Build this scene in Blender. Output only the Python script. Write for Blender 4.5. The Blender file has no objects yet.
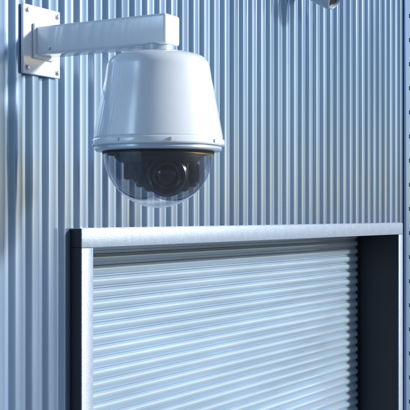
import bpy, bmesh, math, random
from mathutils import Vector, Matrix
random.seed(4)
EYE=2.25; WD=1.479
d=Vector((0.504,0.8637,0)).normalized(); n=Vector((d.y,-d.x,0)); Z=Vector((0,0,1))
R=Matrix((( n.x,d.x,0,0),(n.y,d.y,0,0),(0,0,1,0),(0,0,0,1)))
O=Matrix.Translation(Vector((0,0,EYE))-n*WD)
M=O@R           # local (p=out of wall, s=along wall, z rel. to eye height)
def W(p,s,z): return M@Vector((p,s,z))
G=-EYE

# ---------- materials ----------
def mat(name,col,rough=0.5,metal=0.0,var=0.0,vscale=(3,3,3),bump=0.0,bscale=200,rvar=0.0,coat=0.0,spec=0.5):
    m=bpy.data.materials.new(name); m.use_nodes=True; nt=m.node_tree; b=nt.nodes['Principled BSDF']
    b.inputs['Base Color'].default_value=(*col,1); b.inputs['Roughness'].default_value=rough
    b.inputs['Metallic'].default_value=metal; b.inputs['Coat Weight'].default_value=coat
    b.inputs['Coat Roughness'].default_value=0.08
    b.inputs['Specular IOR Level'].default_value=spec
    tc=nt.nodes.new('ShaderNodeTexCoord'); mp=nt.nodes.new('ShaderNodeMapping'); mp.inputs['Scale'].default_value=vscale
    nt.links.new(tc.outputs['Object'],mp.inputs[0])
    if var>0 or rvar>0:
        nz=nt.nodes.new('ShaderNodeTexNoise'); nz.inputs['Scale'].default_value=1.0; nz.inputs['Detail'].default_value=3; nz.inputs['Roughness'].default_value=.6
        nt.links.new(mp.outputs[0],nz.inputs['Vector'])
        if var>0:
            mr=nt.nodes.new('ShaderNodeMapRange'); mr.inputs[1].default_value=.3; mr.inputs[2].default_value=.7
            mr.inputs[3].default_value=1-var; mr.inputs[4].default_value=1+var*.6
            nt.links.new(nz.outputs[0],mr.inputs[0])
            vm=nt.nodes.new('ShaderNodeVectorMath'); vm.operation='SCALE'; vm.inputs[0].default_value=col
            nt.links.new(mr.outputs[0],vm.inputs['Scale']); nt.links.new(vm.outputs[0],b.inputs['Base Color'])
        if rvar>0:
            m2=nt.nodes.new('ShaderNodeMapRange'); m2.inputs[1].default_value=.3; m2.inputs[2].default_value=.7
            m2.inputs[3].default_value=rough-rvar; m2.inputs[4].default_value=rough+rvar
            nt.links.new(nz.outputs[0],m2.inputs[0]); nt.links.new(m2.outputs[0],b.inputs['Roughness'])
    if bump>0:
        n2=nt.nodes.new('ShaderNodeTexNoise'); n2.inputs['Scale'].default_value=bscale; n2.inputs['Detail'].default_value=2
        nt.links.new(tc.outputs['Object'],n2.inputs['Vector'])
        bp=nt.nodes.new('ShaderNodeBump'); bp.inputs['Strength'].default_value=bump; bp.inputs['Distance'].default_value=.002
        nt.links.new(n2.outputs[0],bp.inputs['Height']); nt.links.new(bp.outputs[0],b.inputs['Normal'])
    return m
m_wall=mat('blue_steel_cladding',(.29,.41,.58),.20,.58,var=.18,vscale=(9,9,.8),rvar=.06)
m_slat=mat('shutter_paint',(.53,.67,.80),.19,.38,var=.08,vscale=(2,2,14),rvar=.05)
m_frame=mat('frame_hammered_paint',(.36,.44,.56),.38,.35,var=.10,vscale=(60,60,60),bump=.3,bscale=560)
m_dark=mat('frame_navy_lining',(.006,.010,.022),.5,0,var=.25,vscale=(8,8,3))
m_white=mat('white_powder_coat',(.80,.86,.91),.18,0,var=.03,vscale=(14,14,14),coat=.8)
m_ring=mat('ring_grey',(.50,.58,.67),.25,.2)
m_black=mat('black_plastic',(.010,.012,.017),.35,0)
m_blackg=mat('black_gloss',(.012,.014,.02),.2,.1,coat=.4)
m_grey=mat('grey_metal_ring',(.13,.15,.20),.25,.8)
m_gasket=mat('rubber_gasket',(.02,.022,.03),.6)
m_steel=mat('screw_steel',(.55,.6,.66),.3,.7)
m_red=mat('red_flare_glint',(.8,.03,.02),.2)  # red lens-flare glint put into a base colour
m_ground=mat('concrete',(.25,.27,.30),.85,0,var=.25,vscale=(.9,.9,.9),bump=.5,bscale=40)
m_roof=mat('roof_steel',(.2,.28,.4),.4,.3,var=.15)
m_bullet=mat('grey_housing',(.42,.50,.58),.32,.1,coat=.3)
# thin lightly smoked acrylic dome
m_glass=bpy.data.materials.new('smoked_dome_acrylic'); m_glass.use_nodes=True; nt=m_glass.node_tree
for x in list(nt.nodes): nt.nodes.remove(x)
o=nt.nodes.new('ShaderNodeOutputMaterial'); mx=nt.nodes.new('ShaderNodeMixShader')
lw=nt.nodes.new('ShaderNodeLayerWeight'); lw.inputs[0].default_value=.5
pw=nt.nodes.new('ShaderNodeMath'); pw.operation='POWER'; pw.inputs[1].default_value=3.0
ma=nt.nodes.new('ShaderNodeMath'); ma.operation='MULTIPLY_ADD'; ma.inputs[1].default_value=.75; ma.inputs[2].default_value=.10
nt.links.new(lw.outputs['Facing'],pw.inputs[0]); nt.links.new(pw.outputs[0],ma.inputs[0])
tr=nt.nodes.new('ShaderNodeBsdfTransparent'); tr.inputs[0].default_value=(.56,.60,.66,1)
gl=nt.nodes.new('ShaderNodeBsdfGlossy'); gl.inputs['Roughness'].default_value=.03; gl.inputs[0].default_value=(.95,.97,1,1)
nt.links.new(ma.outputs[0],mx.inputs[0]); nt.links.new(tr.outputs[0],mx.inputs[1]); nt.links.new(gl.outputs[0],mx.inputs[2]); nt.links.new(mx.outputs[0],o.inputs[0])
m_lens=mat('lens_glass',(.05,.006,.015),.05,0,coat=1)
m_lens.node_tree.nodes['Principled BSDF'].inputs['Coat Tint'].default_value=(1,.6,.65,1)

# ---------- helpers ----------
def empty(name,loc):
    e=bpy.data.objects.new(name,None); bpy.context.scene.collection.objects.link(e); e.location=loc; e.empty_display_size=.1; return e
def add(name,bm,mats,parent=None,smooth=False,angle=35):
    bmesh.ops.recalc_face_normals(bm,faces=bm.faces)
    me=bpy.data.meshes.new(name); bm.to_mesh(me); bm.free()
    ob=bpy.data.objects.new(name,me); bpy.context.scene.collection.objects.link(ob)
    for m in (mats if isinstance(mats,(list,tuple)) else [mats]): me.materials.append(m)
    if smooth:
        for f in me.polygons: f.use_smooth=True
        me.set_sharp_from_angle(angle=math.radians(angle))
    if parent:
        ob.parent=parent; ob.matrix_parent_inverse=Matrix.Translation(-parent.location)
    return ob
def box(bm,p,s,z,bev=0.0,seg=2,T=None,mi=0):
    r=bmesh.ops.create_cube(bm,size=1); vs=r['verts']
    for v in vs:
        v.co=Vector(((p[0]+p[1])/2+v.co.x*(p[1]-p[0]),(s[0]+s[1])/2+v.co.y*(s[1]-s[0]),(z[0]+z[1])/2+v.co.z*(z[1]-z[0])))
    if bev>0:
        es=list(set(e for v in vs for e in v.link_edges))
        r2=bmesh.ops.bevel(bm,geom=es,offset=bev,segments=seg,profile=.5,affect='EDGES',clamp_overlap=True)
        vs=list(set([v for f in r2['faces'] for v in f.verts]+[v for v in vs if v.is_valid]))
    TT=T if T is not None else M
    for v in vs: v.co=TT@v.co
    return vs
def lathe(bm,prof,T,N=96,mi=0):
    rings=[]
    for r,z in prof:
        if r<1e-6: rings.append([bm.verts.new(T@Vector((0,0,z)))])
        else: rings.append([bm.verts.new(T@Vector((r*math.cos(2*math.pi*i/N),r*math.sin(2*math.pi*i/N),z))) for i in range(N)])
    for a,b in zip(rings,rings[1:]):
        for i in range(N):
            j=(i+1)%N
            if len(a)==1 and len(b)==1: break
            if len(a)==1: f=bm.faces.new((a[0],b[i],b[j]))
            elif len(b)==1: f=bm.faces.new((a[i],a[j],b[0]))
            else: f=bm.faces.new((a[i],a[j],b[j],b[i]))
def axisT(pos,dirv):
    q=dirv.normalized().to_track_quat('Z','Y'); return Matrix.Translation(pos)@q.to_matrix().to_4x4()
def screw(bm,pos,dirv,r=.006,h=.004,N=6):
    T=axisT(pos,dirv)
    lathe(bm,[(0,0),(r*1.5,0),(r*1.5,h*.3),(r*1.35,h*.4),(r*1.0,h*.41)],T,20)
    lathe(bm,[(r,h*.4),(r,h*1.1),(r*.8,h*1.35),(0,h*1.35)],T,N)

# ---------- building ----------
FS0,FS1=1.947,3.948      # frame outer
FZT=-.031                # frame top
FW=.040; FP=.033; SP=-.135
bld=empty('corrugated_metal_building',W(0,2.9,G))
PER=.055; DEP=.012
prof=[(0,0),(.0165,0),(.0190,-.0006),(.0212,-.0024),(.0258,-.0096),(.0272,-.0114),(.0292,-DEP),(.0418,-DEP),(.0438,-.0114),(.0452,-.0096),(.0506,-.0024),(.0528,-.0006)]
S0,S1=-5.0,9.0; WT=2.2
pts=[]; s=S0
while s<S1:
    j=random.uniform(-.0005,.0005); c=random.uniform(-.0006,.0)
    for a,b in prof: pts.append((s+a+j,b+(c if b>-.003 else 0)))
    s+=PER
bm=bmesh.new(); prev=None
def colverts(s,p,zb): return (bm.verts.new(W(p,s,zb)),bm.verts.new(W(p,s,WT)))
def side(s): return (FS0+.02<s<FS1-.02)
prev=None
for (s,p) in pts:
    ins=side(s); zb=FZT-.02 if ins else G+.02
    if prev is not None and prev[1]!=ins:
        a=bm.verts.new(W(prev[3],prev[2],FZT-.02)); b=bm.verts.new(W(prev[3],prev[2],WT))
        c=bm.verts.new(W(p,s,FZT-.02)); e=bm.verts.new(W(p,s,WT)); bm.faces.new((a,c,e,b)); prev=None
    cur=(colverts(s,p,zb),ins,s,p)
    if prev is not None: bm.faces.new((prev[0][0],cur[0][0],cur[0][1],prev[0][1]))
    prev=cur
bmesh.ops.remove_doubles(bm,verts=bm.verts,dist=1e-6)
add('front_cladding',bm,m_wall,bld,True,60)
bm=bmesh.new()
box(bm,(-8,-7.95),(S0,S1),(G,WT)); box(bm,(-7.948,-.02),(S0,S0+.05),(G,WT)); box(bm,(-7.948,-.02),(S1-.05,S1),(G,WT))
add('side_and_rear_walls',bm,m_wall,bld)
bm=bmesh.new(); box(bm,(-8.15,.15),(S0-.15,S1+.15),(WT+.003,WT+.16),.01); add('roof',bm,m_roof,bld)
bm=bmesh.new(); box(bm,(-.02,.10),(S0-.1,S1+.1),(WT-.10,WT),.02); add('eaves_gutter',bm,m_frame,bld,True)
bm=bmesh.new(); box(bm,(-.03,.03),(S0,FS0-.003),(G,G+.11),.004); box(bm,(-.03,.03),(FS1+.003,S1),(G,G+.11),.004); add('base_flashing',bm,m_roof,bld,True)

# ---------- shutter ----------
sh=empty('roller_shutter_door',W(SP,(FS0+FS1)/2,G))
bm=bmesh.new(); PIT=.0285; z=FZT+.02; rows=[]
while z>G+.06:
    k=random.uniform(-.0004,.0004)
    for t in range(0,13):
        u=t/12; rows.append((z-.0005-u*.0212, k+(.0012+.0062*(math.sin(math.pi*u**.85))**.75 if 0<u<1 else .0002)))
    for dz,pp in ((.0223,-.0050),(.0242,-.0050),(.0246,.0000),(.0254,.0012),(.0266,.0012),(.0274,.0002),(.0278,-.0050)):
        rows.append((z-dz,pp))
    z-=PIT
pr=None
for zz,pp in rows:
    a=bm.verts.new(W(SP+pp,FS0+.01,zz)); b=bm.verts.new(W(SP+pp,FS1-.01,zz))
    if pr: bm.faces.new((pr[0],pr[1],b,a))
    pr=(a,b)
add('slat_curtain',bm,m_slat,sh,True,38)
bm=bmesh.new(); box(bm,(SP-.012,SP+.012),(FS0+.045,FS1-.045),(G+.006,G+.07),.004); add('bottom_bar',bm,m_frame,sh,True)
bm=bmesh.new()
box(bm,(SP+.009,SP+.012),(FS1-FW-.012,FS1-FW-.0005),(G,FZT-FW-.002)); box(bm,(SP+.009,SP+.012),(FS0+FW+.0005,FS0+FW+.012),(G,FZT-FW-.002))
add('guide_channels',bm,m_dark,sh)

fr_e=empty('door_frame',W(0,(FS0+FS1)/2,G))
B=.0015
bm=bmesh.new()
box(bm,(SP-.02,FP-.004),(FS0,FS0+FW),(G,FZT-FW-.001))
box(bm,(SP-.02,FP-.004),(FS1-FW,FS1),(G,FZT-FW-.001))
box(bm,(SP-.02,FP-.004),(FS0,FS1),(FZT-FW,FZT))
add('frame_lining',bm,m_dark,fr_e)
bm=bmesh.new()
box(bm,(FP-.0035,FP),(FS0-.001,FS0+FW+.001),(G,FZT-FW-.0015),B)
box(bm,(FP-.0035,FP),(FS1-FW-.001,FS1+.001),(G,FZT-FW-.0015),B)
box(bm,(FP-.0035,FP),(FS0-.001,FS1+.001),(FZT-FW-.001,FZT+.001),B)
box(bm,(.002,FP-.004),(FS0,FS1),(FZT+.0005,FZT+.0025),.0005)
add('frame_face_plates',bm,m_frame,fr_e,True)

# ---------- slotted rail ----------
rail=empty('slotted_steel_rail',W(0,4.08,G))
bm=bmesh.new(); sa,sb=4.045,4.125; sl0,sl1=4.074,4.100; zz=G+.05; P0,P1=.001,.012
box(bm,(P0,P1),(sa,sl0),(G+.02,WT-.11)); box(bm,(P0,P1),(sl1,sb),(G+.02,WT-.11))
st=.093
while zz<WT-.2:
    box(bm,(P0,P1-.0005),(sl0,sl1),(zz,zz+st-.016)); zz+=st
add('rail_strip',bm,m_wall,rail)
bm=bmesh.new(); box(bm,(-.006,.0005),(sl0-.005,sl1+.005),(G+.03,WT-.12)); add('slot_backing',bm,m_dark,rail)

# ---------- dome camera ----------
SC=1.838; L=.30
dome=empty('dome_security_camera',W(0,SC,.36))
bm=bmesh.new(); box(bm,(.0015,.0095),(SC-.062,SC+.062),(.293,.4374),.003,3)
box(bm,(.0098,.016),(SC-.034,SC+.034),(.326,.400),.005,3)
add('wall_plate',bm,m_white,dome,True)
bm=bmesh.new(); box(bm,(.014,.334),(SC-.0275,SC+.0275),(.333,.393),.006,4); add('arm',bm,m_white,dome,True)
bm=bmesh.new()
for ss in (-.050,.050):
    for zz in (.305,.425): screw(bm,W(.0095,SC+ss,zz),n,.0042,.0038)
screw(bm,W(.05,SC-.0275,.345),-d,.003,.0025)
add('bolts',bm,m_steel,dome,True,30)
C=W(L,SC,0); TD=Matrix.Translation(C)
bm=bmesh.new(); lathe(bm,[(0,.334),(.030,.334),(.030,.324),(.033,.322),(.033,.316),(.02,.314)],TD,64); add('collar',bm,m_ring,dome,True)
bm=bmesh.new()
pf=[(0,.3195),(.045,.3192),(.070,.3172)]
cx,cz,rr=.074,.2865,.0285
for i in range(0,11):
    a=math.radians(84-i*7.9); pf.append((cx+rr*math.cos(a),cz+rr*math.sin(a)))
pf+=[(.1055,.268),(.1095,.250),(.1145,.225),(.1195,.198),(.1242,.172),(.1278,.152),(.1270,.1505),(.1270,.1490)]
pf+=[(.1302,.1475),(.1312,.1455),(.1314,.138),(.130,.1355),(.124,.1345),(.118,.134)]
lathe(bm,pf,TD,128); add('housing',bm,m_white,dome,True,30)
bm=bmesh.new(); lathe(bm,[(.124,.1355),(.1255,.1285),(.123,.1255),(.113,.1245),(.108,.1245)],TD,128); add('retaining_ring',bm,m_ring,dome,True,30)
bm=bmesh.new(); lathe(bm,[(.1105,.1262),(.1105,.1205),(.1085,.1195),(.107,.1205)],TD,128); add('gasket',bm,m_gasket,dome,True,30)
bm=bmesh.new()
for k in range(8):
    a=math.radians(k*45-78); dv=Vector((math.cos(a),math.sin(a),0))
    lathe(bm,[(0,0),(.0034,0),(.0034,.0016),(.0028,.0024),(0,.0024)],axisT(C+dv*.1309+Z*.142,dv),16)
add('ring_screws',bm,m_steel,dome,True,30)
bm=bmesh.new(); Rg=.108; pg=[(Rg,.128),(Rg,.122)]
for i in range(1,33):
    a=math.pi/2*i/32; pg.append((Rg*math.cos(a) if i<32 else 0,.122-Rg*math.sin(a)))
lathe(bm,pg,TD,128); add('clear_dome',bm,m_glass,dome,True,60)
# interior
bm=bmesh.new(); lathe(bm,[(0,.1275),(.1065,.1275),(.1065,.125),(0,.125)],TD,96); lathe(bm,[(0,.125),(.088,.125),(.086,.112),(.078,.104),(0,.104)],TD,96)
add('chassis_plate',bm,m_black,dome,True,30)
look=(Vector((0,0,EYE-.15))-(C+Z*.08)); look.normalize()
side_v=look.cross(Z).normalized(); up=side_v.cross(look)   # side_v points to image left
ec=C+Z*.080-side_v*.016
Tr=Matrix(((-side_v.x,look.x,up.x,ec.x),(-side_v.y,look.y,up.y,ec.y),(-side_v.z,look.z,up.z,ec.z),(0,0,0,1)))
bm=bmesh.new()
for sg in(-1,1):
    x0,x1=(.050,.058) if sg>0 else (-.058,-.050)
    box(bm,(x0,x1),(-.045,-.005),(-.026,.040),.004,2,Tr)
    lathe(bm,[(0,0),(.020,0),(.020,.006),(.016,.008),(0,.008)],axisT(Tr@Vector((sg*.058,-.025,0)),-side_v*sg),48)
box(bm,(-.085,-.060),(-.05,-.012),(-.012,.036),.005,2,Tr)
box(bm,(-.062,.062),(-.062,-.046),(-.030,.040),.006,2,Tr)
add('yoke',bm,m_black,dome,True,30)
bm=bmesh.new()
box(bm,(-.046,.046),(-.055,.002),(-.036,.038),.012,4,Tr)
add('camera_block',bm,m_blackg,dome,True,30)
bm=bmesh.new()
Tl=axisT(ec-look*.006,look)
lathe(bm,[(.041,.0),(.041,.020),(.0385,.023),(.0385,.038),(.0408,.040),(.0408,.050),(.038,.053)],Tl,96)
lathe(bm,[(.0335,.053),(.030,.049),(.0285,.046),(.0245,.044)],Tl,96)
add('lens_barrel',bm,m_blackg,dome,True,25)
bm=bmesh.new(); lathe(bm,[(.038,.053),(.0365,.0545),(.0345,.0545),(.0335,.053)],Tl,96)
lathe(bm,[(.0247,.0442),(.0235,.0446),(.0222,.0442)],Tl,64); add('lens_trim_rings',bm,m_grey,dome,True,25)
bm=bmesh.new(); lathe(bm,[(.0225,.0435),(.019,.0475),(.013,.0505),(.006,.0520),(0,.0525)],Tl,64); add('lens',bm,m_lens,dome,True,60)
bm=bmesh.new(); lathe(bm,[(.0038,0),(.0034,.002),(0,.0038)],axisT(Tl@Vector((0,0,.0)) - side_v*.0275 - up*.010 + look*.0475,look),16); add('flare_glint_bead',bm,m_red,dome,True)  # small added bead, stands in for the red flare glint beside the lens

# ---------- bullet camera ----------
SB=3.08
bul=empty('bullet_security_camera',W(0,SB,.72))
bm=bmesh.new()
lathe(bm,[(0,.001),(.045,.001),(.045,.010),(.040,.014),(.02,.016),(0,.016)],axisT(W(0,SB,.76),n),64)
add('mount_base',bm,m_bullet,bul,True)
tilt=(n*1.0-Z*.55).normalized()
front=W(.140,SB,.655)
bm=bmesh.new(); TB=axisT(front-tilt*.20,tilt)
lathe(bm,[(0,0),(.030,.001),(.038,.008),(.040,.02),(.040,.150),(.0415,.152),(.0415,.186),(.0405,.193),(.038,.1985),(.034,.200),(.032,.198),(.031,.190),(0,.190)],TB,72)
add('body',bm,m_bullet,bul,True,40)
bm=bmesh.new(); lathe(bm,[(0,.1905),(.0305,.1905),(.030,.1915),(0,.1925)],TB,64); add('front_glass',bm,m_blackg,bul,True)
bm=bmesh.new(); mid=front-tilt*.10
a=W(.012,SB,.76); v=mid+Z*.03-a
lathe(bm,[(0,0),(.011,0),(.011,v.length),(0,v.length)],axisT(a,v),32); add('bracket_arm',bm,m_bullet,bul,True)

# ---------- ground ----------
bm=bmesh.new(); 
vs=[bm.verts.new(Vector((x,y,0))) for x,y in((-400,-400),(400,-400),(400,400),(-400,400))]; bm.faces.new(vs); add('ground',bm,m_ground)

# ---------- light ----------
al,be,ga=.56,1.0,.40
ts=(d*al+n*be+Z*ga).normalized()
el=math.asin(ts.z); az=math.atan2(ts.x,ts.y)
w=bpy.data.worlds.new('World'); bpy.context.scene.world=w; w.use_nodes=True
bg=w.node_tree.nodes['Background']; sk=w.node_tree.nodes.new('ShaderNodeTexSky'); sk.sky_type='NISHITA'; sk.sun_disc=False
sk.sun_elevation=el; sk.sun_rotation=az; sk.ozone_density=3.0; bg.inputs[1].default_value=.10; w.node_tree.links.new(sk.outputs[0],bg.inputs[0])
ld=bpy.data.lights.new('sun','SUN'); ld.energy=4.3; ld.angle=math.radians(7); ld.color=(1,.99,.97)
lo=bpy.data.objects.new('sun',ld); bpy.context.scene.collection.objects.link(lo); lo.rotation_euler=ts.to_track_quat('Z','Y').to_euler(); lo.location=(3,-3,6)

# ---------- camera ----------
cd=bpy.data.cameras.new('camera'); cam=bpy.data.objects.new('camera',cd); bpy.context.scene.collection.objects.link(cam)
cam.location=(0,0,EYE); cam.rotation_euler=(math.radians(90),0,0); cd.sensor_width=36; cd.lens=36*1105/410; cd.shift_y=10/410; cd.clip_start=.05; cd.clip_end=2000
sc=bpy.context.scene; sc.camera=cam
sc.view_settings.view_transform='Standard'; sc.view_settings.look='None'; sc.view_settings.exposure=0
